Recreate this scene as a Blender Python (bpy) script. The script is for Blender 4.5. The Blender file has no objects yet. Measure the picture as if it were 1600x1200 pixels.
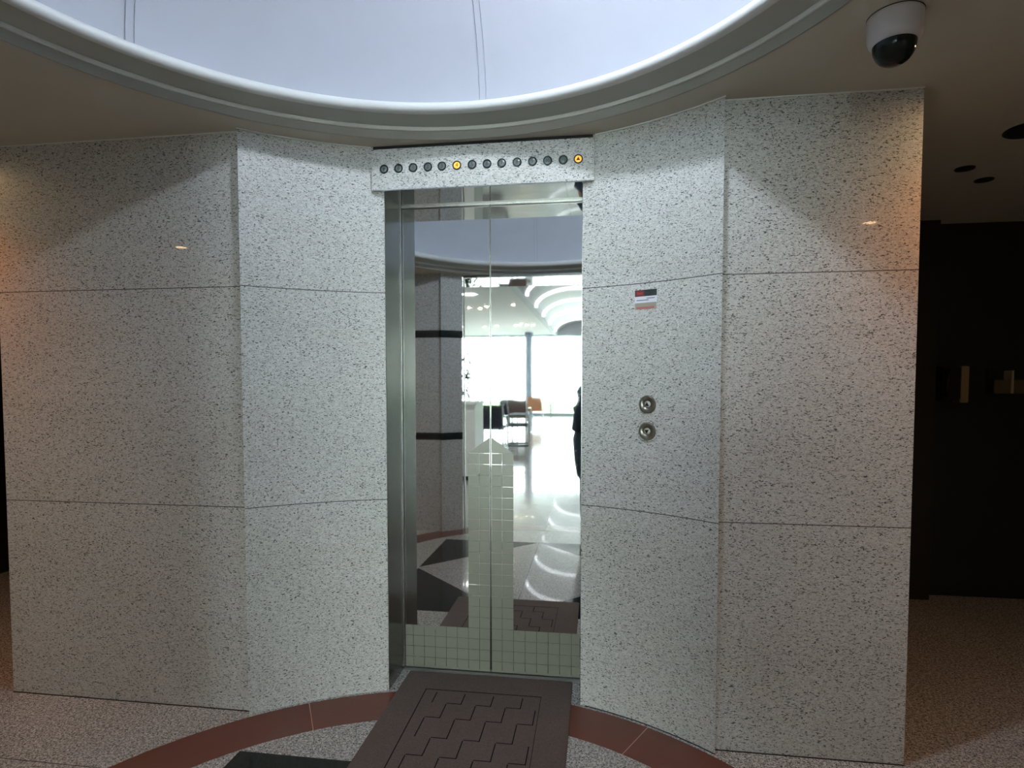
import bpy, bmesh, math, random
from mathutils import Vector, Matrix
random.seed(7)
PI = math.pi
sc = bpy.context.scene
COL = sc.collection

# ------------------------------------------------------------------ camera, world, exposure
cd = bpy.data.cameras.new('camera'); cam = bpy.data.objects.new('camera', cd); COL.objects.link(cam)
cam.location = (0.467, -2.588, 1.3046)
cam.rotation_euler = (PI/2 - 0.045, 0, 0.1415)
cd.sensor_width = 36; cd.lens = 36*935.8/1600; cd.shift_y = 42.5/1600
cd.clip_start = 0.02; cd.clip_end = 200
sc.camera = cam
sc.view_settings.view_transform = 'Standard'; sc.view_settings.look = 'None'
sc.view_settings.exposure = 0.0; sc.view_settings.gamma = 1; sc.view_settings.use_curve_mapping = False
w = bpy.data.worlds.new('sky'); sc.world = w; w.use_nodes = True
wb = w.node_tree.nodes['Background']
wb.inputs[0].default_value = (0.90, 0.96, 1.0, 1); wb.inputs[1].default_value = 42.0
try:
    sc.cycles.use_denoising = True
    sc.cycles.max_bounces = 14; sc.cycles.diffuse_bounces = 5; sc.cycles.glossy_bounces = 8
    sc.cycles.transparent_max_bounces = 16
    sc.cycles.sample_clamp_indirect = 6
except Exception: pass

def light(name, kind, loc, energy, color, rot=(0,0,0), **kw):
    l = bpy.data.lights.new(name, kind); l.energy = energy; l.color = color
    for k, v in kw.items(): setattr(l, k, v)
    o = bpy.data.objects.new(name, l); COL.objects.link(o); o.location = loc; o.rotation_euler = rot
    return o
# the sky's portal over the glazed end wall (guides sampling of the world light, gives no light of its own)
po = light('window_portal', 'AREA', (-1.6, -22.9, 1.68), 1.0, (1,1,1), rot=(PI/2, 0, PI), shape='RECTANGLE', size=8.4, size_y=3.36)
po.data.cycles.is_portal = True

# ------------------------------------------------------------------ dimensions (metres)
CY = -1.5          # centre of the circle in plan
RW = 1.373         # concave wall radius
XB = 0.886         # half width of the concave part
YB = -0.424        # plane of the flat outer walls
DW = 0.404         # half width of the lift opening
H = 2.27           # ceiling
XL, XR = -1.978, 1.514
CC = (-0.02, -1.465)   # centre of the ceiling recess
HL = 3.36          # lobby ceiling
YE = -22.4         # glazed end wall

# ------------------------------------------------------------------ materials
def srgb(r, g, b):
    f = lambda c: (c/255/12.92) if c/255 <= .04045 else ((c/255+.055)/1.055)**2.4
    return (f(r), f(g), f(b), 1)
def mat(name, color, rough=.5, metal=0, spec=.5, emit=None, es=0, coat=0, crough=.05):
    m = bpy.data.materials.new(name); m.use_nodes = True
    b = m.node_tree.nodes['Principled BSDF']
    b.inputs['Base Color'].default_value = color if len(color) == 4 else (*color, 1)
    b.inputs['Roughness'].default_value = rough; b.inputs['Metallic'].default_value = metal
    b.inputs['Specular IOR Level'].default_value = spec
    b.inputs['Coat Weight'].default_value = coat; b.inputs['Coat Roughness'].default_value = crough
    if emit: b.inputs['Emission Color'].default_value = (*emit[:3], 1); b.inputs['Emission Strength'].default_value = es
    # a faint procedural variation so no surface is perfectly even
    nt = m.node_tree; n = nt.nodes.new('ShaderNodeTexNoise'); n.inputs['Scale'].default_value = 9; n.inputs['Detail'].default_value = 3
    tc = nt.nodes.new('ShaderNodeTexCoord'); nt.links.new(tc.outputs['Object'], n.inputs['Vector'])
    mx = nt.nodes.new('ShaderNodeMix'); mx.data_type = 'RGBA'; mx.blend_type = 'MULTIPLY'
    rp = nt.nodes.new('ShaderNodeValToRGB'); rp.color_ramp.elements[0].color = (.93,.93,.93,1); rp.color_ramp.elements[1].color = (1,1,1,1)
    nt.links.new(n.outputs['Fac'], rp.inputs['Fac']); mx.inputs[0].default_value = 1
    mx.inputs[6].default_value = b.inputs['Base Color'].default_value
    nt.links.new(rp.outputs['Color'], mx.inputs[7]); nt.links.new(mx.outputs[2], b.inputs['Base Color'])
    return m
def granite(name, light_c, dark_c, mid_c, scale, zs, th, joints=(), rough=.35, coat=.12, seams=None, midth=.5):
    m = bpy.data.materials.new(name); m.use_nodes = True; nt = m.node_tree; N = nt.nodes; L = nt.links
    b = N['Principled BSDF']; b.inputs['Roughness'].default_value = rough
    b.inputs['Coat Weight'].default_value = coat; b.inputs['Coat Roughness'].default_value = .03
    b.inputs['Specular IOR Level'].default_value = .4
    tc = N.new('ShaderNodeTexCoord'); mp = N.new('ShaderNodeMapping'); mp.inputs['Scale'].default_value = (1, 1, zs)
    L.new(tc.outputs['Object'], mp.inputs['Vector'])
    def noise(s, d, lo, hi, c0, c1, off=0):
        n = N.new('ShaderNodeTexNoise'); n.inputs['Scale'].default_value = s; n.inputs['Detail'].default_value = d
        if 'Distortion' in n.inputs: n.inputs['Distortion'].default_value = .6
        v = N.new('ShaderNodeVectorMath'); v.operation = 'ADD'; v.inputs[1].default_value = (off, off*.7, off*.3)
        L.new(mp.outputs['Vector'], v.inputs[0]); L.new(v.outputs[0], n.inputs['Vector'])
        r = N.new('ShaderNodeValToRGB'); r.color_ramp.elements[0].position = lo; r.color_ramp.elements[1].position = hi
        r.color_ramp.elements[0].color = c0; r.color_ramp.elements[1].color = c1
        L.new(n.outputs['Fac'], r.inputs['Fac']); return r
    def mul(a, b_):
        x = N.new('ShaderNodeMix'); x.data_type = 'RGBA'; x.blend_type = 'MULTIPLY'; x.inputs[0].default_value = 1
        L.new(a, x.inputs[6]); L.new(b_, x.inputs[7]); return x.outputs[2]
    base = noise(scale*.55, 3, .36, .62, mid_c, light_c)
    spots = noise(scale, 1.0, th, th+.05, dark_c, (1,1,1,1), 5.3)
    spots2 = noise(scale*1.9, 1.0, th-.01, th+.07, (.55,.56,.55,1), (1,1,1,1), 11.1)
    big = noise(1.6, 3, .3, .7, (.93,.92,.90,1), (1,1,1,1), 2.2)
    col = mul(mul(mul(base.outputs[0], spots.outputs[0]), spots2.outputs[0]), big.outputs[0])
    sx = N.new('ShaderNodeSeparateXYZ'); L.new(tc.outputs['Object'], sx.inputs[0])
    def linemask(out, val, hw):
        a = N.new('ShaderNodeMath'); a.operation = 'SUBTRACT'; a.inputs[1].default_value = val; L.new(out, a.inputs[0])
        c = N.new('ShaderNodeMath'); c.operation = 'ABSOLUTE'; L.new(a.outputs[0], c.inputs[0])
        g = N.new('ShaderNodeMath'); g.operation = 'LESS_THAN'; g.inputs[1].default_value = hw; L.new(c.outputs[0], g.inputs[0])
        return g.outputs[0]
    masks = [linemask(sx.outputs[2], z, .0016) for z in joints]
    if seams:
        for ax, pitch, off, hw in seams:
            a = N.new('ShaderNodeMath'); a.operation = 'ADD'; a.inputs[1].default_value = 100*pitch - off; L.new(sx.outputs[ax], a.inputs[0])
            p = N.new('ShaderNodeMath'); p.operation = 'PINGPONG'; p.inputs[1].default_value = pitch/2; L.new(a.outputs[0], p.inputs[0])
            g = N.new('ShaderNodeMath'); g.operation = 'LESS_THAN'; g.inputs[1].default_value = hw; L.new(p.outputs[0], g.inputs[0])
            masks.append(g.outputs[0])
    for k in masks:
        x = N.new('ShaderNodeMix'); x.data_type = 'RGBA'; L.new(k, x.inputs[0]); L.new(col, x.inputs[6]); x.inputs[7].default_value = (.07,.07,.06,1)
        col = x.outputs[2]
    L.new(col, b.inputs['Base Color'])
    return m
M = {}
M['wall'] = granite('wall_granite', (.72,.73,.71,1), (.15,.155,.15,1), (.56,.57,.555,1), 124, 2.4, .348, joints=(.8213, 1.6823))
M['wall_plain'] = granite('lintel_granite', (.72,.73,.71,1), (.15,.155,.15,1), (.56,.57,.555,1), 124, 2.4, .348)
M['band'] = mat('dark_stone_band', srgb(38,44,44), .15, coat=.3)
M['floor'] = granite('floor_granite', (.66,.66,.65,1), (.26,.26,.26,1), (.27,.275,.265,1), 190, 1, .40, rough=.25, coat=.3)
M['lobby_floor'] = granite('lobby_floor_granite', (.56,.54,.54,1), (.45,.44,.45,1), (.42,.41,.42,1), 150, 1, .36, rough=.14, coat=.6,
                           seams=((0, 1.6, 0, .003), (1, .9, -.2, .003)))
M['diamond'] = granite('pale_floor_granite', (.50,.49,.49,1), (.3,.3,.31,1), (.33,.32,.33,1), 170, 1, .38, rough=.16, coat=.6,
                       seams=((0, 1.6, 0, .003), (1, .9, -1.46, .002)))
M['red'] = mat('red_granite', srgb(98,50,36), .22, coat=.4)
M['black'] = mat('black_granite', srgb(17,22,20), .08, spec=.25, coat=.1)
M['ceiling'] = mat('ceiling_paint', (.66,.63,.53), .75, spec=.2)
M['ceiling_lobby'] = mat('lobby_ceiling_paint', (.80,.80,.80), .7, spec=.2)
M['white'] = mat('white_trim_paint', (.82,.85,.83), .45)
M['dome'] = mat('dome_paint', (.52,.548,.605), .6, spec=.2)
M['seam'] = mat('dome_seam', (.41,.435,.49), .6)
M['steel'] = mat('mirror_steel', (.87,.90,.88), .02, 1)
M['brushed'] = mat('hairline_steel', (.27,.28,.25), .24, 1)
M['satin'] = mat('satin_steel', (.55,.56,.54), .35, 1)
M['edge'] = mat('bright_edge_steel', (.80,.80,.78), .25, 1)
M['tile'] = mat('etched_matt_coating', (.235,.24,.19), .36, .15, spec=.5)
M['darkgap'] = mat('dark_gap', (.01,.01,.01), .8)
M['darkwall'] = mat('dark_corridor_stone', srgb(26,26,22), .5)
M['lobbywall'] = mat('lobby_wall_paint', (.72,.72,.70), .6)
M['mat'] = None
M['amber'] = mat('lit_amber_lens', (.8,.4,.05), .3, emit=(1.0,.46,.06), es=1.05)
M['lensoff'] = mat('unlit_lens', srgb(104,116,114), .25)
M['lensring'] = mat('dark_metal_ring', srgb(36,42,40), .3, .6)
M['numeral'] = mat('unlit_numeral', srgb(40,44,46), .5)
M['numlit'] = mat('lit_numeral', srgb(110,14,4), .5)
M['camwhite'] = mat('camera_housing', (.62,.60,.60), .45)
M['smoke'] = mat('smoked_dome', (.012,.016,.014), .05, spec=.2)
M['globe'] = mat('opal_globe', (1,1,1), .4, emit=(.80,.88,1.0), es=540)
M['warm'] = mat('warm_lamp', (1,1,1), .4, emit=(1,.62,.30), es=160)
M['warmw'] = mat('warm_white_lamp', (1,1,1), .4, emit=(1,.78,.50), es=220)
M['cool'] = mat('cool_lamp', (1,1,1), .4, emit=(.95,.98,1), es=12)
M['arc'] = mat('vault_lamp', (1,1,1), .4, emit=(.92,.96,1), es=4)
M['sblack'] = mat('sticker_black', srgb(42,52,54), .5); M['sred'] = mat('sticker_red', srgb(112,52,56), .5)
M['sredtext'] = mat('sticker_red_text', srgb(200,60,50), .5)
M['swhite'] = mat('sticker_white', srgb(226,228,238), .4); M['stext'] = mat('sticker_text', srgb(95,100,125), .5)
M['sbeige'] = mat('sticker_beige', srgb(165,160,145), .5); M['spink'] = mat('sticker_pink', srgb(186,112,112), .5)
M['chairdark'] = mat('dark_upholstery', srgb(52,54,72), .8); M['chairbrown'] = mat('brown_upholstery', srgb(120,92,88), .8)
M['chairorange'] = mat('orange_upholstery', srgb(196,132,92), .8); M['chrome'] = mat('chrome_tube', (.7,.72,.78), .12, 1)
M['counter'] = mat('pale_counter', (.88,.89,.87), .4)
M['colblue'] = mat('blue_grey_column', srgb(110,125,150), .35)
M['frame'] = mat('aluminium_frame', srgb(150,170,170), .35, .5)
M['leaf'] = mat('leaf_green', srgb(40,70,40), .5); M['pot'] = mat('plant_pot', srgb(190,185,170), .6); M['stem'] = mat('stem_brown', srgb(70,55,40), .8)
M['pave'] = mat('pavement', (.5,.5,.48), .8); M['hedge'] = mat('hedge_green', srgb(120,150,100), .8)
M['skin'] = mat('skin', srgb(196,150,122), .5); M['coat'] = mat('dark_coat', srgb(46,60,74), .75); M['trouser'] = mat('dark_trousers', srgb(30,32,38), .8)
M['hair'] = mat('black_hair', srgb(22,20,20), .6); M['shoe'] = mat('black_shoe', srgb(18,18,18), .3); M['button'] = mat('pale_button', srgb(170,180,185), .3, .7)
M['device'] = mat('black_device', srgb(20,20,22), .3)
M['darkunit'] = mat('dark_plastic', srgb(20,19,15), .4); M['brownunit'] = mat('brownish_plastic', srgb(150,125,90), .5)
M['lip'] = mat('shiny_divider', srgb(200,185,160), .3, .3)
def mat_rug():
    m = bpy.data.materials.new('brown_carpet'); m.use_nodes = True; nt = m.node_tree; N = nt.nodes; L = nt.links; b = N['Principled BSDF']
    b.inputs['Roughness'].default_value = .95; b.inputs['Specular IOR Level'].default_value = .1
    tc = N.new('ShaderNodeTexCoord')
    mp = N.new('ShaderNodeMapping'); mp.inputs['Scale'].default_value = (1, 3.5, 1); L.new(tc.outputs['Object'], mp.inputs[0])
    n = N.new('ShaderNodeTexNoise'); n.inputs['Scale'].default_value = 260; n.inputs['Detail'].default_value = 2; L.new(mp.outputs[0], n.inputs['Vector'])
    n2 = N.new('ShaderNodeTexNoise'); n2.inputs['Scale'].default_value = 7; n2.inputs['Detail'].default_value = 4; L.new(tc.outputs['Object'], n2.inputs['Vector'])
    r = N.new('ShaderNodeValToRGB'); r.color_ramp.elements[0].color = (.065,.052,.046,1); r.color_ramp.elements[1].color = (.155,.125,.11,1)
    r.color_ramp.elements[0].position = .3; r.color_ramp.elements[1].position = .7; L.new(n.outputs['Fac'], r.inputs[0])
    r2 = N.new('ShaderNodeValToRGB'); r2.color_ramp.elements[0].color = (.78,.80,.76,1); r2.color_ramp.elements[1].color = (1.05,1,.98,1); L.new(n2.outputs['Fac'], r2.inputs[0])
    x = N.new('ShaderNodeMix'); x.data_type = 'RGBA'; x.blend_type = 'MULTIPLY'; x.inputs[0].default_value = 1
    L.new(r.outputs[0], x.inputs[6]); L.new(r2.outputs[0], x.inputs[7]); L.new(x.outputs[2], b.inputs['Base Color'])
    bp = N.new('ShaderNodeBump'); bp.inputs['Strength'].default_value = .6; bp.inputs['Distance'].default_value = .002
    L.new(n.outputs['Fac'], bp.inputs['Height']); L.new(bp.outputs[0], b.inputs['Normal'])
    return m
M['mat'] = mat_rug(); M['groove'] = mat('carpet_groove', (.012,.010,.009), .95, spec=.05)
def mat_glass():
    m = bpy.data.materials.new('window_glass'); m.use_nodes = True; nt = m.node_tree; N = nt.nodes; L = nt.links
    N.remove(N['Principled BSDF']); t = N.new('ShaderNodeBsdfTransparent'); t.inputs[0].default_value = (.93,.97,.95,1)
    g = N.new('ShaderNodeBsdfGlossy'); g.inputs['Roughness'].default_value = .02
    f = N.new('ShaderNodeFresnel'); f.inputs[0].default_value = 1.4; x = N.new('ShaderNodeMixShader')
    L.new(f.outputs[0], x.inputs[0]); L.new(t.outputs[0], x.inputs[1]); L.new(g.outputs[0], x.inputs[2]); L.new(x.outputs[0], N['Material Output'].inputs[0])
    return m
M['glass'] = mat_glass()
M['dish'] = mat('button_dish_steel', (.36,.37,.32), .32, 1); M['cap'] = mat('button_cap_steel', (.50,.51,.46), .5, 1)

# ------------------------------------------------------------------ mesh helpers
class MB:
    def __init__(s): s.bm = bmesh.new()
    def box(s, c, d, rz=0, rot=None, bev=0):
        r = bmesh.ops.create_cube(s.bm, size=1)['verts']
        R = rot if rot else Matrix.Rotation(rz, 4, 'Z')
        bmesh.ops.transform(s.bm, matrix=Matrix.Translation(c) @ R @ Matrix.Diagonal((*d, 1)), verts=r)
        if bev:
            es = {e for v in r for e in v.link_edges}
            bmesh.ops.bevel(s.bm, geom=list(es), offset=bev, segments=2, affect='EDGES', clamp_overlap=True)
        return s
    def lo(s, a, b, bev=0):
        return s.box([(a[i]+b[i])/2 for i in range(3)], [abs(b[i]-a[i]) for i in range(3)], bev=bev)
    def prism(s, pts, z0, z1):
        a = [s.bm.verts.new((x, y, z0)) for x, y in pts]; b = [s.bm.verts.new((x, y, z1)) for x, y in pts]; n = len(pts)
        s.bm.faces.new(a[::-1]); s.bm.faces.new(b)
        for i in range(n): s.bm.faces.new((a[i], a[(i+1) % n], b[(i+1) % n], b[i]))
        return s
    def strip(s, inner, outer, z0, z1):   # a solid between two polylines in plan
        n = len(inner); q = [[s.bm.verts.new((p[0], p[1], z)) for p in L] for L, z in ((inner,z0),(inner,z1),(outer,z1),(outer,z0))]
        for i in range(n-1):
            for k in range(4): s.bm.faces.new((q[k][i], q[k][i+1], q[(k+1) % 4][i+1], q[(k+1) % 4][i]))
        s.bm.faces.new([q[k][0] for k in range(4)]); s.bm.faces.new([q[k][-1] for k in range(4)][::-1])
        return s
    def lathe(s, prof, c=(0,0,0), n=48, mtx=None):
        rings = []
        for r, z in prof:
            if r < 1e-6: rings.append([s.bm.verts.new((0, 0, z))])
            else: rings.append([s.bm.verts.new((r*math.cos(2*PI*i/n), r*math.sin(2*PI*i/n), z)) for i in range(n)])
        for A, B in zip(rings, rings[1:]):
            for i in range(n):
                if len(A) == 1 and len(B) == 1: continue
                if len(A) == 1: s.bm.faces.new((A[0], B[(i+1) % n], B[i]))
                elif len(B) == 1: s.bm.faces.new((A[i], A[(i+1) % n], B[0]))
                else: s.bm.faces.new((A[i], A[(i+1) % n], B[(i+1) % n], B[i]))
        T = Matrix.Translation(c) @ (mtx if mtx else Matrix())
        bmesh.ops.transform(s.bm, matrix=T, verts=[v for R in rings for v in R])
        return s
    def tube(s, pts, r, n=8, caps=True):
        pts = [Vector(p) for p in pts]; rings = []
        up = Vector((0,0,1))
        for i, p in enumerate(pts):
            t = (pts[min(i+1, len(pts)-1)] - pts[max(i-1, 0)]).normalized()
            a = up if abs(t.dot(up)) < .95 else Vector((1,0,0))
            u = t.cross(a).normalized(); v = t.cross(u)
            rr = r[i] if isinstance(r, (list, tuple)) else r
            rings.append([s.bm.verts.new(p + rr*(math.cos(2*PI*k/n)*u + math.sin(2*PI*k/n)*v)) for k in range(n)])
        for A, B in zip(rings, rings[1:]):
            for k in range(n): s.bm.faces.new((A[k], A[(k+1) % n], B[(k+1) % n], B[k]))
        if caps: s.bm.faces.new(rings[0][::-1]); s.bm.faces.new(rings[-1])
        return s
    def build(s, name, m, parent=None, smooth=False, loc=None, rot=None, auto=None):
        bmesh.ops.recalc_face_normals(s.bm, faces=s.bm.faces)
        me = bpy.data.meshes.new(name); s.bm.to_mesh(me); s.bm.free(); me.materials.append(m)
        if smooth or auto:
            me.polygons.foreach_set('use_smooth', [True]*len(me.polygons))
            if auto:
                try: me.set_sharp_from_angle(angle=math.radians(auto))
                except Exception: pass
        o = bpy.data.objects.new(name, me); COL.objects.link(o)
        if parent: o.parent = parent
        if loc: o.location = loc
        if rot: o.rotation_euler = rot
        return o
def tag(o, label=None, cat=None, group=None, kind=None):
    if label: o['label'] = label
    if cat: o['category'] = cat
    if group: o['group'] = group
    if kind: o['kind'] = kind
    return o
def empty(name, loc=(0,0,0), rz=0, rot=None):
    o = bpy.data.objects.new(name, None); COL.objects.link(o); o.location = loc; o.rotation_euler = rot if rot else (0,0,rz); o.empty_display_size = .1
    return o
def S(o, label=None, cat=None): return tag(o, label, cat, None, 'structure')
def text(s, size, name, m, parent, loc, rot=(PI/2,0,0), ext=.0004):
    c = bpy.data.curves.new(name, 'FONT'); c.body = s; c.size = size; c.align_x = 'CENTER'; c.align_y = 'CENTER'; c.extrude = ext
    t_ = bpy.data.objects.new(name+'_curve', c); me = t_.to_mesh(); me = me.copy(); t_.to_mesh_clear(); bpy.data.objects.remove(t_)
    me.name = name; me.materials.clear(); me.materials.append(m)
    o = bpy.data.objects.new(name, me); COL.objects.link(o); o.parent = parent; o.location = loc; o.rotation_euler = rot
    return o
def arc(r, a0, a1, n, c=(0, CY)): return [(c[0]+r*math.sin(a0+(a1-a0)*i/n), c[1]+r*math.cos(a0+(a1-a0)*i/n)) for i in range(n+1)]

# ------------------------------------------------------------------ the setting: floor
def plan_ring(rect, circ, z0, z1):
    (x0, y0, x1, y1), (cx, cy, R) = rect, circ
    angs = [2*PI*i/96 for i in range(96)] + [math.atan2(y-cy, x-cx) % (2*PI) for x in (x0, x1) for y in (y0, y1)]
    angs = sorted(set(round(a, 5) for a in angs)); I, O = [], []
    for a in angs:
        c, s_ = math.cos(a), math.sin(a); t = 1e9
        if c > 1e-9: t = min(t, (x1-cx)/c)
        if c < -1e-9: t = min(t, (x0-cx)/c)
        if s_ > 1e-9: t = min(t, (y1-cy)/s_)
        if s_ < -1e-9: t = min(t, (y0-cy)/s_)
        I.append((cx+R*c, cy+R*s_)); O.append((cx+t*c, cy+t*s_))
    mb = MB(); mb.strip(I+[I[0]], O+[O[0]], z0, z1); bmesh.ops.remove_doubles(mb.bm, verts=mb.bm.verts, dist=1e-5); return mb
fl = MB().lo((-3.6, -2.72, -.05), (3.6, 1.6, 0)).build('floor', M['floor']); S(fl, 'grey speckled granite floor around the red stone ring', 'floor')
rb = MB()
g = .0016
for k in range(12):
    a0 = math.radians(30*k + 29.3 - 30) + g/1.25; a1 = math.radians(30*k + 29.3) - g/1.25
    rb.strip(arc(1.149, a0, a1, 10), arc(1.357, a0, a1, 10), -.002, .0008)
rb.build('ring_inlay', M['red'], fl)['label'] = 'red-brown polished stone ring with pale joints'
MB().strip(arc(1.1495, 0, 2*PI, 96), arc(1.3565, 0, 2*PI, 96), -.002, .0004).build('ring_joint', mat('pale_joint', srgb(170,120,100), .4), fl)
Sq, cy2 = .785, -1.455
for sx in (-1, 1):
    for sy in (-1, 1):
        MB().prism([(sx*Sq, cy2+sy*Sq), (sx*Sq, cy2+sy*.012), (sx*.012, cy2+sy*Sq)], -.002, .0008).build('triangle_inlay', M['black'], fl)['label'] = 'black polished stone triangle'
MB().prism([(Sq, cy2), (0, cy2+Sq), (-Sq, cy2), (0, cy2-Sq)], -.002, .0006).build('diamond_inlay', M['diamond'], fl)['label'] = 'pale stone diamond between the black triangles'
for a, b in (((-3.6, -.826), (-1.20, -.823)), ((1.20, -.825), (3.6, -.823))):
    MB().lo((a[0], a[1], -.001), (b[0], b[1], .0004)).build('floor_joint', M['darkgap'], fl)
lf = MB().lo((-7, YE, -.05), (3.2, -2.72, 0)).build('floor', M['lobby_floor']); S(lf, 'polished pale lobby floor seen reflected in the lift doors', 'floor')

# walls of the lift side
def arcpts(x0, x1, r, n=24):
    a0, a1 = math.asin(x0/r), math.asin(x1/r); return arc(r, a0, a1, n)
def cwall(x0, x1, name, label):
    I = arcpts(x0, x1, RW); O = [(x, max(y, YB) + .0 if False else .30) for x, y in I]
    S(MB().strip(I, O, 0, H).build(name, M['wall'], auto=30), label, 'wall')
cwall(-XB, -DW-.002, 'wall_curved_left', 'concave speckled granite wall left of the lift doors')
cwall(DW+.002, XB, 'wall_curved_right', 'concave speckled granite wall right of the lift doors with call buttons')
S(MB().lo((XL, YB, 0), (-XB-.0015, .30, H)).build('wall_left', M['wall']), 'flat speckled granite wall at far left', 'wall')
S(MB().lo((XB+.0015, YB, 0), (XR, .30, H)).build('wall_right', M['wall']), 'flat speckled granite wall at far right of the lift', 'wall')
S(MB().lo((-XB-.0015, YB+.004, 0), (-XB+.001, .2, H)).build('trim_1', M['darkgap']))
S(MB().lo((XB-.001, YB+.004, 0), (XB+.0015, .2, H)).build('trim_2', M['darkgap']))
S(MB().lo((XL, .30, 0), (XR, 1.4, H)).build('wall_core', M['darkwall']), 'dark side of the lift shaft block', 'wall')
# small pale ceiling bead along the wall top
bead = arcpts(-XB, -.452, RW-.006); bead2 = arcpts(-XB, -.452, RW+.002)
b_ = MB().strip(bead, bead2, H-.004, H+.002); b_.strip(arcpts(.452, XB, RW-.006), arcpts(.452, XB, RW+.002), H-.004, H+.002)
b_.lo((XL, YB-.005, H-.003), (-XB, YB+.002, H+.001)); b_.lo((XB, YB-.005, H-.003), (XR, YB+.002, H+.001))
S(b_.build('trim_3', M['white']))
bs = MB().lo((XL, YB-.003, 0), (-XB, YB+.01, .003)); bs.lo((XB, YB-.003, 0), (XR, YB+.01, .003))
bs.strip(arcpts(DW+.02, XB, RW-.003), arcpts(DW+.02, XB, RW+.01), 0, .0025); S(bs.build('trim_11', M['darkgap']))
# lintel
LY, LX, LZ = -.215, .450, 2.092
S(MB().lo((-LX, LY, LZ), (LX, -.004, H-.014), bev=.002).build('wall_lintel', M['wall_plain']), 'granite lintel block above the lift doors carrying floor lamps', 'lintel')
S(MB().lo((-LX+.006, LY+.008, H-.016), (LX-.006, -.004, H+.002)).build('trim_4', M['darkgap']))

# ceiling with the round recess
S(plan_ring((-3.6, -2.72, 3.6, 1.6), (CC[0], CC[1], 1.236), H, H+.03).build('ceiling', M['ceiling']), 'beige-grey painted ceiling around the round recess', 'ceiling')
profo = [(1.238, H+.03), (1.238, H-.0), (1.234, H+.0), (1.231, H+.004), (1.222, H+.028)]
profb = [(1.223, H+.0285), (1.2165, H+.0285), (1.2155, H+.0300), (1.2155, H+.0385), (1.217, H+.043)]
prof = [(1.2225, H+.030), (1.219, H+.043),
        (1.150, H+.052), (1.130, H+.053)]
profr = [(1.135, H+.053)]
for k in range(9):
    a = -PI/2 + PI*k/8*1.0
    profr.append((1.126 - .020*math.cos(a), H+.073 + .020*math.sin(a)))
profr += [(1.16, H+.094)]
prof += [(1.133, H+.062)]
S(MB().lathe(prof, (CC[0], CC[1], 0), 144).build('trim_5', mat('moulding_shade_paint', (.50,.52,.47), .6), auto=35), 'stepped ring moulding around the ceiling recess, shade painted in as grey', 'moulding')  # grey paint stands in for shade where the dome lamp does not reach
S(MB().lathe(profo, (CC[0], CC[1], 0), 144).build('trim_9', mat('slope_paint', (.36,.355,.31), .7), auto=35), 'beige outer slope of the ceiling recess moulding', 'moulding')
S(MB().lathe(profb, (CC[0], CC[1], 0), 144).build('trim_10', mat('bead_paint', (.90,.91,.86), .4), auto=30), 'thin white bead running round the ceiling recess', 'moulding')
S(MB().lathe([(1.158, H+.094), (1.30, H+.10), (1.30, H+.02)], (CC[0], CC[1], 0), 144).build('sky_seal_collar', M['darkgap']))  # unseen collar added to keep sky light out of the moulding gaps
S(MB().lathe(profr, (CC[0], CC[1], 0), 144).build('trim_8', M['white'], auto=50), 'rounded inner rim of the ceiling recess, lamp brightness painted in as white', 'moulding')  # rim kept in lighter paint for its brightness facing the lamp
dome_p = [(1.158*math.cos(t), H+.094+.80*math.sin(t)) for t in [PI/2*i/20 for i in range(21)]]
dome_p[-1] = (0, H+.894)
dm = MB().lathe(dome_p, (CC[0], CC[1], 0), 144).build('ceiling_dome', M['dome'], smooth=True)
S(dm, 'pale lavender domed ceiling recess', 'dome')
for k in range(6):
    a = math.radians(60*k+2.5); mb = MB()
    for da in (-.011, .011):
        pts = [(CC[0]+ (r-.002)*math.sin(a+da), CC[1]+(r-.002)*math.cos(a+da), z-.002) for r, z in dome_p[:-2]]
        mb.tube(pts, .0016, 5)
    mb.build('panel_seam', M['seam'], dm)

# ------------------------------------------------------------------ lift entrance
fr = empty('lift_frame', (0, 0, 0)); tag(fr, 'hairline steel frame lining the lift doorway', 'door frame')
MB().lo((-DW-.02, -.183, 0), (-DW, .006, LZ+.004)).build('jamb', M['brushed'], fr)
MB().lo((DW, -.183, 0), (DW+.02, .006, LZ+.004)).build('jamb', M['brushed'], fr)
MB().lo((-DW, -.2145, LZ-.003), (DW, .006, LZ+.0)).build('soffit', M['steel'], fr)
MB().lo((-DW-.001, .0, 0), (-DW+.004, .012, LZ)).build('jamb_edge', M['edge'], fr)['label'] = 'bright narrow edge strip'
MB().lo((DW-.004, .0, 0), (DW+.001, .012, LZ)).build('jamb_edge', M['edge'], fr)
MB().lo((-DW, .0, LZ-.010), (DW, .012, LZ-.003)).build('head_edge', M['edge'], fr)
MB().lo((-DW-.02, .06, 0), (DW+.02, .09, LZ+.02)).build('back_panel', M['darkgap'], fr)
sill = MB(); sill.lo((-DW, -.006, 0), (DW, .05, .004))
for y in (.004, .012): sill.lo((-DW, y, .004), (DW, y+.003, .0055))
tag(sill.build('lift_sill', M['satin']), 'grooved metal sill under the lift doors', 'sill')
ZT = .0495
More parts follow.
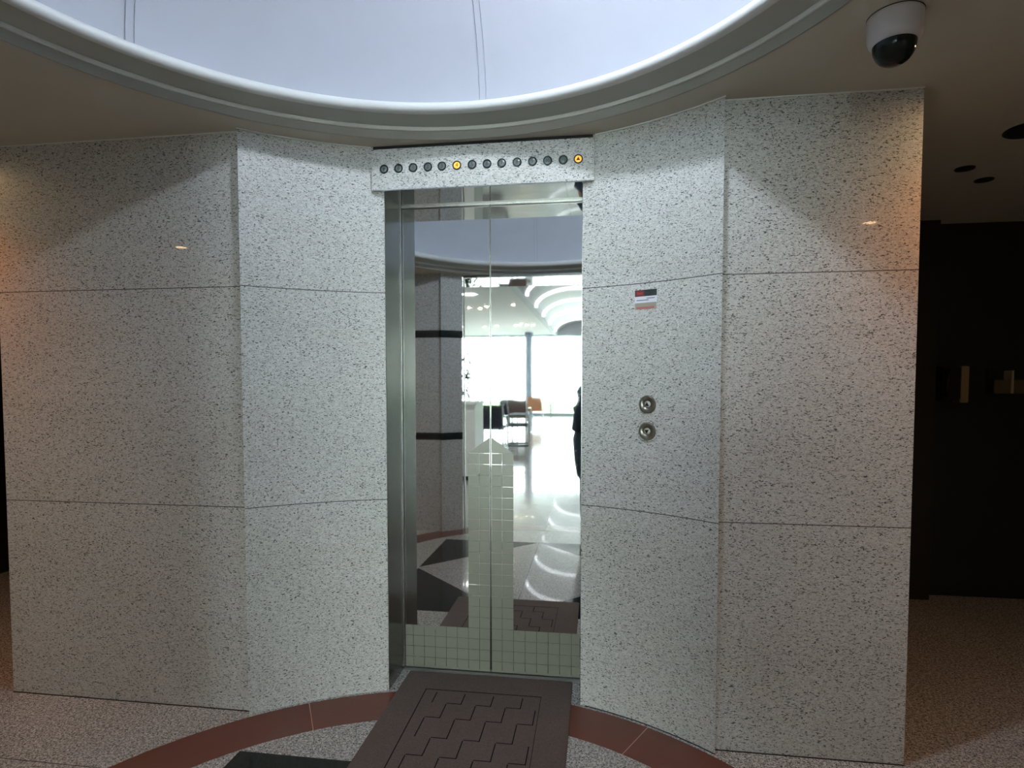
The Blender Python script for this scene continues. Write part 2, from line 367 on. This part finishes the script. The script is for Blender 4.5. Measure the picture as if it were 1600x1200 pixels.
for s_ in (-1, 1):
    d = empty('lift_door', (s_*DW/2, .018, .008))
    tag(d, 'left mirror-steel lift door leaf with etched tile pattern' if s_ < 0 else 'right mirror-steel lift door leaf with etched tile pattern', 'lift door', 'lift door leaves')
    x0, x1 = (-DW/2+.004, DW/2-.0012) if s_ < 0 else (-DW/2+.0012, DW/2-.004)
    MB().lo((x0, 0, 0), (x1, .03, LZ-.004), bev=.0012).build('door_panel', M['steel'], d)
    tl = MB(); e = .0009; yy = -.0006
    # own frame: door-centre line is at -s_*DW/2
    cx = -s_*DW/2
    def cell(a, b, z0, z1):
        a, b = min(a, b), max(a, b); a = max(a, x0+.002); b = min(b, x1-.002)
        if b-a < .004: return
        tl.lo((a+e, yy, z0+e), (b-e, .0002, z1-e))
    rows = 20
    for r_ in range(rows):
        z0, z1 = r_*ZT, (r_+1)*ZT - .0
        for c_ in range(9):
            if r_ >= 4 and c_ > 1: break
            w0 = .0035 if c_ == 0 else c_*.0515; w1 = (c_+1)*.0515
            if r_ >= 4 and c_ == 1: w1 = .103
            cell(cx + s_*w0, cx + s_*w1, z0, z1)
    # pointed top of the etched column
    for (a, b, za, zb) in ((.0035, .0515, 1.0, .99),):
        P = [(.0035, rows*ZT+e), (.099, rows*ZT+e), (.0035, rows*ZT+.072)]
        P = [(cx+s_*p, z) for p, z in P]
        v = [tl.bm.verts.new((x, yy, z)) for x, z in P]; u = [tl.bm.verts.new((x, .0002, z)) for x, z in P]
        tl.bm.faces.new(v); tl.bm.faces.new(u[::-1])
        for i in range(3): tl.bm.faces.new((v[i], v[(i+1) % 3], u[(i+1) % 3], u[i]))
    tl.build('etched_tile_pattern', M['tile'], d)['label'] = 'matt cream tile pattern, a spire over a low band'
    m0, m1 = sorted((-s_*DW/2 + s_*.0012, -s_*DW/2 + s_*.0028)); MB().lo((m0, -.0008, 0), (m1, .0, LZ-.006)).build('meeting_edge', M['brushed'], d)

# floor indicator lamps in the lintel
IX = [-.395,-.334,-.273,-.212,-.154,-.093,-.031,.029,.088,.149,.210,.269,.330,.388]
IT = ['v','B','1','2','3','4','5','6','7','8','9','10','11','^']
def triangle(mb, r, up, y0=-.0006, y1=.0):
    k = 1 if up else -1
    P = [(-r*.85, -k*r*.6), (r*.85, -k*r*.6), (0, k*r*.9)]
    v = [mb.bm.verts.new((x, y0, z)) for x, z in P]; u = [mb.bm.verts.new((x, y1, z)) for x, z in P]
    mb.bm.faces.new(v); mb.bm.faces.new(u[::-1])
    for i in range(3): mb.bm.faces.new((v[i], v[(i+1) % 3], u[(i+1) % 3], u[i]))
    return mb
RX = Matrix.Rotation(PI/2, 4, 'X')       # lathe axis +z -> -y
names_ = {'v':'leftmost of the round floor lamps, unlit down arrow', '^':'lit amber lamp with red up arrow, rightmost of the row', '4':'lit amber lamp reading 4 in the lintel row'}
ring_me = lens_me = None
for x, t in zip(IX, IT):
    lit = t in '4^'
    o = empty('floor_lamp_indicator', (x, LY, 2.176))
    tag(o, names_.get(t, 'small unlit round lamp reading %s in the granite lintel' % t), 'indicator lamp', 'lift floor indicator lamps')
    if ring_me is None:
        rg = MB().lathe([(.0130, .0005), (.0134, .0030), (.0172, .0034), (.0180, .0015), (.0180, -.001)], n=32, mtx=RX).build('bezel', M['lensring'], o, auto=30); ring_me = rg.data
        ln = MB().lathe([(0, .0022), (.006, .0021), (.0112, .0014), (.0135, .0002), (.0135, -.001)], n=32, mtx=RX).build('lens', M['lensoff'], o, smooth=True); lens_me = ln.data
        lit_me = lens_me.copy(); lit_me.materials.clear(); lit_me.materials.append(M['amber'])
    else:
        for nm, me in (('bezel', ring_me), ('lens', lit_me if lit else lens_me)):
            c = bpy.data.objects.new(nm, me); COL.objects.link(c); c.parent = o
            if lit and nm == 'lens': c['label'] = 'glowing amber lens'
    if t in 'v^': triangle(MB(), .0088, t == '^', -.0032, -.0018).build('arrow', M['numlit'] if lit else M['numeral'], o)
    else: text(t, .0225 if len(t) == 1 else .0170, 'numeral', M['numlit'] if lit else M['numeral'], o, (0, -.0026, 0))

# call buttons and sticker on the right concave wall
def on_wall(x, z):
    a = math.asin(x/RW); return (x, CY+RW*math.cos(a), z), -a
for z, up in ((1.229, True), (1.128, False)):
    p, rz = on_wall(.654, z)
    o = empty('call_button', (p[0]-.0, p[1], p[2]), rz)
    tag(o, 'upper round steel call button with up arrow, on granite wall' if up else 'lower round steel call button with down arrow, on granite wall', 'call button', 'lift call buttons')
    MB().lathe([(.0130, .0020), (.0150, .0050), (.0230, .0085), (.0300, .0080), (.0335, .0040), (.0345, -.004)], n=48, mtx=RX).build('bezel', M['dish'], o, auto=40)
    MB().lathe([(0, .0058), (.0105, .0056), (.0128, .0044), (.0130, -.001)], n=32, mtx=RX).build('push_cap', M['cap'], o, auto=40)
    triangle(MB(), .0092, up, -.0072, -.0054).build('arrow', M['darkgap'], o)
    if not up:
        MB().lathe([(.0415, .0), (.0415, .0006), (.0424, .0006), (.0424, .0)], n=48, mtx=RX).build('engraved_ring', M['lensring'], o)
p, rz = on_wall(.644, 1.6215)
st = empty('sticker', p, rz); st.location = Vector(p) + Matrix.Rotation(rz, 3, 'Z') @ Vector((0, -.0012, 0))
tag(st, 'small black, white and beige notice sticker above the call buttons', 'sticker')
def plate(x0, x1, z0, z1, m, nm, y=-.0005): return MB().lo((x0, y, z0), (x1, .0016, z1)).build(nm, m, st)
plate(-.043, .043, .0115, .0355, M['sblack'], 'black_panel'); plate(-.0405, -.006, .0135, .033, M['sred'], 'red_panel', -.0009)
plate(-.044, .044, -.0125, .0115, M['swhite'], 'white_panel', -.0012); plate(-.042, .042, -.0365, -.0125, M['sbeige'], 'beige_panel')
plate(-.036, .034, -.0355, -.0275, M['spink'], 'pink_strip', -.0008)
text('Sec', .018, 'lettering', M['sredtext'], st, (-.023, -.0012, .0235)); 
for z, x0, x1 in ((-.0030, -.036, .012), (.0035, .004, .036)):
    plate(x0, x1, z-.0014, z+.0014, M['stext'], 'print_line', -.0015)

# door mat
mt = MB().lo((-.366, -.905, .0006), (.369, -.019, .009), bev=.003).build('door_mat', M['mat'])
tag(mt, 'brown carpet mat with stepped groove pattern in front of the lift', 'mat')
gv = MB(); zt = (.0085, .0096)
def seg(a, b, wd=.0042):
    a, b = Vector(a), Vector(b); d = b-a
    gv.box(((a.x+b.x)/2, (a.y+b.y)/2, (zt[0]+zt[1])/2), (d.length+wd, wd, zt[1]-zt[0]), math.atan2(d.y, d.x))
seg((-.246, -.170), (.244, -.170)); seg((-.246, -.170), (-.236, -.80)); seg((-.236, -.80), (.25, -.80)); seg((.244, -.170), (.25, -.80), .002)
rowy = [-.185, -.270, -.378, -.508, -.618, -.72, -.79]
for k0 in range(-3, 6):
    x = .05 + .121*k0 + .12
    for r_ in range(6):
        x1 = x - .06*r_
        if -.228 < x1 < .232:
            seg((x1, rowy[r_]-.008), (x1, rowy[r_+1]))
            if r_ < 5 and x1-.058 > -.235: seg((x1, rowy[r_+1]), (x1-.058, rowy[r_+1]), .0036)
gv.build('groove_pattern', M['groove'], mt)

# dome camera
dc = empty('dome_camera', (1.235, -.845, H)); tag(dc, 'white dome security camera on the ceiling at upper right', 'camera')
MB().lathe([(0, 0), (.064, 0), (.066, -.003), (.0655, -.010), (.0645, -.052), (.0605, -.066), (.052, -.0735), (.050, -.0735)], n=56).build('housing', M['camwhite'], dc, auto=40)
MB().lathe([(.0515, -.0715), (.0515, -.076), (.0495, -.090), (.0435, -.104), (.034, -.1155), (.020, -.1235), (0, -.1265)], n=48).build('dome_cover', M['smoke'], dc, smooth=True)
MB().lathe([(.0665, 0.0), (.0665, -.002), (.060, -.002)], n=56).build('base_plate', M['darkgap'], dc)
# ceiling lamps, lit (warm) and unlit
def downlight(x, y, z, R, m, label, grp, energy=0, color=(1,.5,.22), nm='downlight'):
    o = empty(nm, (x, y, z)); tag(o, label, 'downlight', grp)
    lit = m is not None
    if lit:
        MB().lathe([(R*.82, -.001), (R, -.005), (R*1.06, -.002), (R*1.06, .0)], n=32).build('trim_ring', M['satin'], o, auto=30)
        MB().lathe([(0, -.0015), (R*.6, -.0015), (R*.82, -.0008)], n=24).build('lamp', m, o, smooth=True)
    else:
        MB().lathe([(R*.93, -.001), (R, -.004), (R*1.05, -.002), (R*1.05, 0)], n=40).build('trim_ring', M['lensring'], o, auto=30)
        MB().lathe([(0, -.001), (R*.6, -.0016), (R*.93, -.0008)], n=32).build('reflector', M['darkgap'], o, smooth=True)
    return o
downlight(2.07, -2.15, H, .045, M['warm'], 'warm ceiling downlight to the right behind the camera', 'warm hall downlights')
downlight(-2.44, -2.16, H, .045, M['warm'], 'warm ceiling downlight to the left behind the camera', 'warm hall downlights')
downlight(1.73, -.64, H, .04, M['warm'], 'warm ceiling downlight beside the right granite wall', 'warm hall downlights')
downlight(-2.34, -.66, H, .04, M['warm'], 'warm ceiling downlight beside the left granite wall', 'warm hall downlights')
WC = (1, .25, .03)
for x, y, e in ((1.76, -.66, 17), (-2.34, -.66, 30)):
    light('downlight_glow', 'SPOT', (x, y, H-.012), e, WC, spot_size=2.35, spot_blend=.9, shadow_soft_size=.09)
for x, y, e in ((2.07, -2.15, 20), (-2.44, -2.16, 26)):
    light('downlight_glow', 'SPOT', (x, y, H-.012), e, (1,.90,.70), spot_size=2.7, spot_blend=.6, shadow_soft_size=.03)
downlight(2.09, -.02, H, .085, None, 'large unlit dark downlight in the ceiling at the right edge', 'unlit downlights')
downlight(2.09, .40, H, .038, None, 'small unlit downlight nearer the wall corner, dark corridor ceiling', 'unlit downlights')
downlight(2.27, .575, H, .038, None, 'small unlit downlight farther back on the dark corridor ceiling', 'unlit downlights')
# lamp inside the dome
pl = empty('dome_lamp', (.34, -1.12, H+.80)); tag(pl, 'white opal globe lamp fixed inside the ceiling dome, above the picture', 'lamp')
MB().tube([(0,0,.03), (0,0,-.05)], .010).build('rod', M['satin'], pl)
MB().lathe([(.0, -.04), (.024, -.043), (.026, -.052), (0, -.054)], n=24).build('cap', M['satin'], pl, auto=40)
gb = MB(); bmesh.ops.create_icosphere(gb.bm, subdivisions=3, radius=.05); gb.build('globe', M['globe'], pl, smooth=True, loc=(0,0,-.10))

# ------------------------------------------------------------------ opposite side of the hall (seen in the mirror doors)
OY = 2*CC[1]      # mirror line
def my(y): return OY - y
XO = .722
for s_ in (-1, 1):
    sd = 'left' if s_ < 0 else 'right'
    I = [(s_*x, my(y)) for x, y in arcpts(XO, XB, RW, 10)]
    O = [(s_*(XO+.10+(XB-XO-.10)*k/10), -2.90) for k in range(11)]
    mb = MB().strip(I, O, 0, H)
    o = mb.build('wall_opposite_curved_'+sd, M['wall_plain'], auto=30); S(o, 'concave granite wall end beside the lobby opening, %s' % sd, 'wall')
    for z in (.845, 1.745):
        MB().strip([(x, y+.001) for x, y in I], [(x, y-.01) for x, y in I], z-.032, z+.032).build('stone_band', M['band'], o)
    x0, x1 = sorted((s_*(XB+.001), s_*3.6))
    o = MB().lo((x0, -2.90, 0), (x1, my(YB), H)).build('wall_opposite_'+sd, M['wall_plain']); S(o, 'flat granite wall with dark bands opposite the lift, %s' % sd, 'wall')
    for z in (.845, 1.745):
        MB().lo((x0, my(YB)-.01, z-.032), (x1, my(YB)+.001, z+.032)).build('stone_band', M['band'], o)
pf = empty('portal_frame', (0, -2.9, 0)); tag(pf, 'polished steel frame of the lobby opening reflected in the doors', 'frame')
for s_ in (-1, 1): MB().lo((s_*XO, .232, 0), (s_*(XO-.010), .262, H)).build('jamb', M['satin'], pf)
MB().lo((-.84, -.30, H-.012), (.84, .262, H-.002)).build('soffit', M['steel'], pf)
MB().lo((-XO, .245, H-.022), (XO, .265, H-.002)).build('head_edge', M['brushed'], pf)

# ------------------------------------------------------------------ lobby beyond the opening
S(MB().lo((-7, -3.2, H), (3.2, -2.72, HL+1)).build('wall_lobby_front', M['lobbywall']), 'white wall above the lobby opening', 'wall')
S(MB().lo((-7.1, YE-.1, 0), (-7, -2.72, HL+1)).build('wall_lobby_left', M['lobbywall']), 'white side wall of the lobby', 'wall')
S(MB().lo((3.2, YE-.1, 0), (3.3, -2.72, HL+1)).build('wall_lobby_right', M['lobbywall']), 'white side wall of the lobby past the vault', 'wall')
VX0, VX1, VR = -1.20, 1.02, .52
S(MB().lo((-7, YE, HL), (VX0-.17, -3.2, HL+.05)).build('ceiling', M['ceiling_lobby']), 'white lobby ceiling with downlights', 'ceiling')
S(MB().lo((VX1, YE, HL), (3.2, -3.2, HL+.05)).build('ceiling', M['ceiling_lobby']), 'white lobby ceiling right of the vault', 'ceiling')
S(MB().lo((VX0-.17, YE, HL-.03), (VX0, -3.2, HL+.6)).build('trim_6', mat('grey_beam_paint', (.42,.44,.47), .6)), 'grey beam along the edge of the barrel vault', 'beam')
vc, vh = (VX0+VX1)/2, (VX1-VX0)/2
vp = [(vc - vh*math.cos(PI*i/24), HL + VR*math.sin(PI*i/24)) for i in range(25)]
vm = MB()
A = [vm.bm.verts.new((x, -3.2, z)) for x, z in vp]; B = [vm.bm.verts.new((x, YE, z)) for x, z in vp]
for i in range(24): vm.bm.faces.new((A[i], A[i+1], B[i+1], B[i]))
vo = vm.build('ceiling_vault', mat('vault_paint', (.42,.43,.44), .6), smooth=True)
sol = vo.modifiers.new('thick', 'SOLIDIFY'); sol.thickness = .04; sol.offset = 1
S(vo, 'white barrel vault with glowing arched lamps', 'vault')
for k, y in enumerate((-11.3, -13.4, -15.6, -18.1, -20.8)):
    al = MB().tube([(vc-(vh-.02)*math.cos(PI*i/24), y, HL+(VR-.02)*math.sin(PI*i/24)) for i in range(25)], .055, 8).build('arch_lamp', M['arc'])
    tag(al, ['nearest', 'second', 'third', 'fourth', 'farthest'][k] + ' of the glowing white arched strips across the vault', 'lamp', 'arched vault lamps')
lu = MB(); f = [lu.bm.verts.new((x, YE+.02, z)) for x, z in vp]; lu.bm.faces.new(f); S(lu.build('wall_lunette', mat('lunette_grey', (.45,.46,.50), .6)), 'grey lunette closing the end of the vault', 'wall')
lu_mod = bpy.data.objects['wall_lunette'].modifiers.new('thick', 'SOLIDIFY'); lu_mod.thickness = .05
S(MB().lo((-7, -2.95, 0), (-3.6, -2.75, H)).build('wall_lobby_side', M['lobbywall']), 'white wall at the near left of the lobby', 'wall')
# glazed end wall
gw = empty('window_1', (0, YE, 0)); S(gw, 'full height glazed end wall, blown out by daylight', 'window')
fm = MB()
for x in (-5.6, -4.4, -3.1, -1.46, -.35, .8, 1.9): fm.lo((x-.03, -.04, 0), (x+.03, .04, HL))
for z in (.05, HL-.05): fm.lo((-5.8, -.035, z-.05), (3.2, .035, z+.05))
for z in (.40, 1.41, 2.48): fm.lo((-2.2, -.02, z-.02), (-1.46, .02, z+.02))
fm.lo((-1.46, -.03, 2.55), (1.9, .03, 2.61)); fm.lo((-.35, -.03, 1.0), (.8, .03, 1.06))
fm.build('window_frame', M['frame'], gw)
MB().lo((-5.8, -.004, 0), (3.2, .004, HL)).build('window_pane', M['glass'], gw)
S(MB().lo((-7, YE-.05, 0), (-5.8, YE+.05, HL)).build('wall_lobby_end', M['lobbywall']), 'white end wall beside the windows', 'wall')
tag(MB().lathe([(0,0), (.19,0), (.19,.06), (.16,.08), (.16,HL)], (-2.25, -21.2, 0), 32).build('column', M['colblue'], auto=30), 'round blue-grey column in front of the bright lobby windows', 'column')
# outside
S(MB().lo((-14, -40, -.12), (10, YE-.12, -.04)).build('ground_outside', M['pave']), 'pale pavement outside the lobby windows', 'ground')
hb = MB()
for k in range(26):
    x = -9 + .68*k; r = bmesh.ops.create_icosphere(hb.bm, subdivisions=3, radius=.5)['verts']
    for v in r: v.co += v.normal*random.uniform(-.05, .05)
    bmesh.ops.transform(hb.bm, matrix=Matrix.Translation((x, -27+random.uniform(-.1,.1), .12)) @ Matrix.Diagonal((1, .8, random.uniform(.6,.75), 1)), verts=r)
tag(hb.build('hedge', M['hedge']), 'low green clipped hedge outside the windows', 'hedge', kind='stuff')

# lobby lamps
o = downlight(-2.46, -10.9, HL, .21, M['cool'], 'large round recessed lamp in the lobby ceiling', 'lobby ceiling lamps')
sp = [(698,478),(716,480),(730,479),(748,480),(757,477),(800,475)]
def px2ceil(u, v, z=HL):   # point of the lobby ceiling on a view line reflected in the doors (measured from the photograph once)
    d = 935.8*(z-1.305)/(600.4-v); return .467 + (u-933)/935.8*d, -(d-2.588)
for k, (u, v) in enumerate(sp):
    x, y = px2ceil(u, v); downlight(round(x,2), round(y-.02*k,2), HL, .05, M['warmw'], 'small warm lobby downlight in the nearer row', 'nearer row of lobby downlights')
for k, (u, v) in enumerate([(704,508),(713,507),(718,509),(755,509),(775,508),(805,507),(813,506),(822,507),(832,507)]):
    x, y = px2ceil(u, v); downlight(round(x,2), round(y-.02*k,2), HL, .065, M['warmw'], 'small warm lobby downlight in the farther row', 'farther row of lobby downlights')

downlight(-2.1, -4.3, HL, .07, M['cool'], 'added lamp above the near end of the pale counter, brightens its front', 'lobby ceiling lamps')  # added lamp out of view, there to brighten the counter front
light('downlight_glow', 'SPOT', (-2.1, -4.3, HL-.02), 190, (1,.97,.93), spot_size=2.4, spot_blend=.7, shadow_soft_size=.06)  # spot of the added lamp, lights counter front and near floor
# counter
ct = empty('reception_counter', (-2.09, -5.55, 0)); tag(ct, 'pale panelled reception counter reflected at left of the doors', 'counter')
MB().lo((-.93, -.3, .06), (.93, .28, 1.03)).build('front_panel', M['counter'], ct)
MB().lo((-.95, -.33, 1.03), (.95, .31, 1.07), bev=.006).build('worktop', M['white'], ct)
MB().lo((-.90, -.27, 0), (.90, .25, .06)).build('plinth', M['darkgap'], ct)
# plant
pt = empty('potted_plant', (-1.76, -7.6, 0)); tag(pt, 'tall dark leafy potted plant behind the pale counter', 'plant')
MB().lathe([(0,0), (.13,0), (.18,.32), (.19,.34), (.165,.34), (.15,.30), (0,.30)], n=28).build('pot', M['pot'], pt, auto=40)
MB().tube([(0,0,.28), (.03,.01,.8), (-.02,0,1.3), (.01,.02,1.75)], [.018,.016,.012,.006]).build('stem', M['stem'], pt)
lv = MB()
for k in range(260):
    h = random.uniform(.75, 1.88); a = random.uniform(0, 2*PI); rad = random.uniform(.02, .27)*(1-.3*abs(h-1.3))
    R = Matrix.Rotation(a, 4, 'Z') @ Matrix.Rotation(random.uniform(.1, 1.1), 4, 'Y'); c = Vector((rad*math.cos(a), rad*math.sin(a), h))
    L_, W_ = random.uniform(.08,.13), random.uniform(.028,.045)
    P = [(0,0,0), (L_*.35, W_*.5, .008), (L_*.7, W_*.4, .004), (L_,0,-.012), (L_*.7,-W_*.4,.004), (L_*.35,-W_*.5,.008), (L_*.5,0,-.004)]
    v = [lv.bm.verts.new(c + (R @ Vector(p))) for p in P]
    for i in range(6): lv.bm.faces.new((v[6], v[i], v[(i+1) % 6]))
lv.build('foliage', M['leaf'], pt)
# chairs
def chair(loc, rz, m, label):
    o = empty('lobby_chair', loc, rz); tag(o, label, 'chair', 'lobby chairs')
    MB().box((0, 0, .43), (.48, .46, .06), bev=.02).build('seat', m, o, auto=40)
    MB().box((0, .22, .67), (.48, .05, .44), rot=Matrix.Rotation(-.15, 4, 'X'), bev=.018).build('backrest', m, o, auto=40)
    for s_ in (-1, 1):
        MB().tube([(s_*.26, .30, .86), (s_*.26, .22, .42), (s_*.26, .24, .02), (s_*.26, .20, .012), (s_*.26, -.24, .012), (s_*.26, -.26, .04), (s_*.26, -.25, .62), (s_*.26, -.21, .65), (s_*.26, .24, .65)], .012, 8).build('side_frame', M['chrome'], o, smooth=True)
        MB().box((s_*.26, -.02, .668), (.04, .34, .022), bev=.006).build('armrest', M['chrome'], o, auto=40)
    MB().tube([(-.26, .1, .395), (.26, .1, .395)], .01).build('cross_bar', M['chrome'], o)
    return o
chair((-1.64, -9.4, 0), .05, M['chairdark'], 'nearest dark upholstered lobby chair with its back turned')
chair((-2.05, -14.3, 0), -.1, M['chairdark'], 'farther dark upholstered lobby chair behind the nearest one')
chair((-1.62, -13.5, 0), .15, M['chairbrown'], 'brown upholstered lobby chair with a chrome side frame')
chair((-1.24, -10.2, 0), 1.5, M['chairdark'], 'dark chrome-armed lobby chair seen from the side')
chair((-1.62, -17.6, 0), 0, M['chairorange'], 'orange upholstered chair farthest back near the column')

# ------------------------------------------------------------------ hall enclosure, dark corridor right
S(MB().lo((3.6, -2.9, 0), (3.7, 1.7, H)).build('wall_corridor_right', M['darkwall']), 'dark side wall of the corridor at right', 'wall')
S(MB().lo((-3.7, -2.9, 0), (-3.6, 1.7, H)).build('wall_corridor_left', M['darkwall']), 'dark side wall of the corridor at left', 'wall')
S(MB().lo((-3.7, 1.4, 0), (3.7, 1.5, H)).build('wall_back', M['darkwall']), 'dark rear wall of the corridor', 'wall')
S(MB().lo((2.34, 1.30, 0), (2.46, 1.40, H)).build('trim_7', mat('brown_door_casing', srgb(34,25,12), .5)), 'brownish casing strip on the dark corridor wall', 'trim')
ic = empty('wall_phone', (2.60, 1.40, 1.30)); tag(ic, 'dim wall-mounted phone box with pale side on the dark corridor wall', 'wall phone')
MB().lo((-.10, -.10, -.09), (.0, 0, .11), bev=.006).build('body', M['darkunit'], ic, auto=40)
MB().lo((.0, -.095, -.105), (.045, 0, .112), bev=.004).build('side_cheek', M['brownunit'], ic, auto=40)
MB().tube([(-.085, -.115, -.06), (-.09, -.13, -.02), (-.09, -.13, .05), (-.085, -.115, .09)], [.014,.010,.010,.014], 10).build('handset', M['darkunit'], ic, smooth=True)
rk = empty('wall_rack', (2.98, 1.40, 1.30)); tag(rk, 'dim wall rack with shiny dividers at the right edge of the corridor', 'rack')
MB().lo((-.19, -.02, -.05), (.30, 0, .09)).build('back_plate', M['darkunit'], rk)
MB().lo((-.19, -.08, -.05), (.30, -.07, .03)).build('front_panel', mat('dim_brown_panel', srgb(90,78,56), .5), rk)
MB().lo((-.19, -.08, -.055), (.30, 0, -.05)).build('bottom', M['darkunit'], rk)
for x in (-.10, .03, .16): MB().lo((x-.006, -.09, -.05), (x+.006, 0, .085)).build('divider', M['lip'], rk)

# ------------------------------------------------------------------ the photographer, reflected at the right edge of the doors
def person():
    P = empty('person', (.472, -2.93, 0)); tag(P, 'person in a long dark coat holding up a camera, reflected in the lift door', 'person')
    V, E, R = [], [], []
    def v(p, r, par=None):
        V.append(p); R.append(r if isinstance(r, tuple) else (r, r))
        if par is not None: E.append((par, len(V)-1))
        return len(V)-1
    pel = v((0, 0, .83), (.135, .10)); wst = v((0, 0, .98), (.12, .09), pel); ch = v((0, 0, 1.15), (.14, .10), wst); up = v((0, -.0, 1.26), (.11, .08), ch)
    nk = v((0, .0, 1.335), .05, up); nk2 = v((0, .01, 1.375), .047, nk); hd = v((0, .02, 1.44), (.070, .082), nk2); hd2 = v((0, .018, 1.50), (.074, .088), hd); v((0, .01, 1.555), (.055, .065), hd2)
    for s_ in (-1, 1):
        sh = v((s_*.12, 0, 1.245), .055, up); el = v((s_*.182, .06, .93), .042, sh); m1 = v((s_*.165, .13, 1.04), .038, el); wr = v((s_*.085, .215, 1.245), .026, m1)
        pm = v((s_*.062, .235, 1.285), (.022, .030), wr)
        for k in range(4):
            b = v((s_*.055 + 0, .262 - .004*k, 1.275+.016*k+.0), .0085, pm); c = v((s_*.040, .285-.003*k, 1.280+.016*k), .008, b); v((s_*.018, .283, 1.280+.0155*k), .0075, c)
        t1 = v((s_*.058, .245, 1.262), .010, pm); v((s_*.035, .262, 1.262), .009, t1)
        hp = v((s_*.085, 0, .78), .085, pel); kn = v((s_*.095, .01, .44), .056, hp); an = v((s_*.10, -.01, .085), .037, kn); v((s_*.105, .10, .035), .032, an)
    me = bpy.data.meshes.new('body'); me.from_pydata(V, E, []); o = bpy.data.objects.new('body', me); COL.objects.link(o); o.parent = P
    sk = o.modifiers.new('skin', 'SKIN'); sk.use_smooth_shade = True
    for i, r in enumerate(R): me.skin_vertices[0].data[i].radius = r
    me.skin_vertices[0].data[pel].use_root = True
    sb = o.modifiers.new('sub', 'SUBSURF'); sb.levels = 2; sb.render_levels = 2
    me.materials.append(M['skin'])
    # face
    for s_ in (-1, 1):
        e_ = MB(); bmesh.ops.create_uvsphere(e_.bm, u_segments=12, v_segments=8, radius=.011); e_.build('eye', M['device'], P, smooth=True, loc=(s_*.030, .098, 1.475))
        e_ = MB(); bmesh.ops.create_uvsphere(e_.bm, u_segments=12, v_segments=8, radius=.02); bmesh.ops.scale(e_.bm, vec=(.4,.8,1.3), verts=e_.bm.verts); e_.build('ear', M['skin'], P, smooth=True, loc=(s_*.077, .01, 1.465))
    MB().tube([(0, .098, 1.48), (0, .112, 1.455), (0, .104, 1.443)], [.007,.012,.011]).build('nose', M['skin'], P, smooth=True)
    MB().box((0, .096, 1.418), (.042, .012, .009), bev=.003).build('mouth', mat('lips', srgb(150,90,80), .5), P, auto=60)
    h = MB(); bmesh.ops.create_icosphere(h.bm, subdivisions=3, radius=1); bmesh.ops.scale(h.bm, vec=(.088,.102,.095), verts=h.bm.verts)
    bmesh.ops.delete(h.bm, geom=[x for x in h.bm.verts if x.co.y > .03 and x.co.z < .045], context='VERTS'); h.build('hair', M['hair'], P, smooth=True, loc=(0, .0, 1.497))
    # coat: lofted rings (z, half width, half depth)
    c = MB(); prev = None; rings = []
    for z, a, b in ((.41,.150,.14), (.47,.19,.16), (.60,.212,.17), (.80,.228,.165), (.95,.190,.145), (1.08,.175,.135), (1.18,.168,.128), (1.25,.155,.112), (1.295,.115,.090), (1.325,.072,.070), (1.345,.066,.066)):
        rings.append([c.bm.verts.new((a*math.copysign(abs(math.cos(t))**.8, math.cos(t)), b*math.copysign(abs(math.sin(t))**.9, math.sin(t)) , z)) for t in [2*PI*k/28 for k in range(28)]])
    for A_, B_ in zip(rings, rings[1:]):
        for k in range(28): c.bm.faces.new((A_[k], A_[(k+1) % 28], B_[(k+1) % 28], B_[k]))
    co = c.build('coat', M['coat'], P, smooth=True)
    for s_ in (-1, 1):
        MB().tube([(s_*.10,0,1.255), (s_*.135,.01,1.21), (s_*.165,.03,1.08), (s_*.183,.055,.90), (s_*.182,.09,.90), (s_*.165,.14,1.04), (s_*.135,.18,1.16), (s_*.098,.205,1.225)],
                  [.075,.072,.064,.056,.054,.050,.043,.037], 14).build('sleeve', M['coat'], co, smooth=True)
        MB().tube([(s_*.088,0,.82), (s_*.095,.01,.44), (s_*.10,-.005,.07)], [.092,.070,.056], 14).build('trouser_leg', M['trouser'], P, smooth=True)
        MB().box((s_*.105, .04, .045), (.088, .25, .09), bev=.03).build('shoe', M['shoe'], P, auto=60)
    for z in (.62, .78, .94, 1.08): MB().lathe([(0,.004),(.010,.003),(.011,0)], (0, .158 if z < .9 else .142, z), 14, Matrix.Rotation(-PI/2, 4, 'X')).build('coat_button', M['button'], co, smooth=True)
    for z in (.70, .56): MB().lathe([(0,.004),(.009,.003),(.010,0)], (-.19, .09, z), 12, Matrix.Rotation(-PI/2, 4, 'X')).build('pocket_stud', M['button'], co, smooth=True)
    return P
person()
hc = empty('handheld_camera', (.470, -2.635, 1.303)); tag(hc, 'small black camera held up by the person in the dark coat', 'camera')
MB().lo((-.05, -.024, -.03), (.05, -.001, .03), bev=.005).build('body', M['device'], hc, auto=40)
MB().lathe([(0,.004), (.012,.006), (.020,.012), (.022,0)], n=24, mtx=Matrix.Rotation(-PI/2, 4, 'X')).build('lens_ring', M['satin'], hc, auto=40)
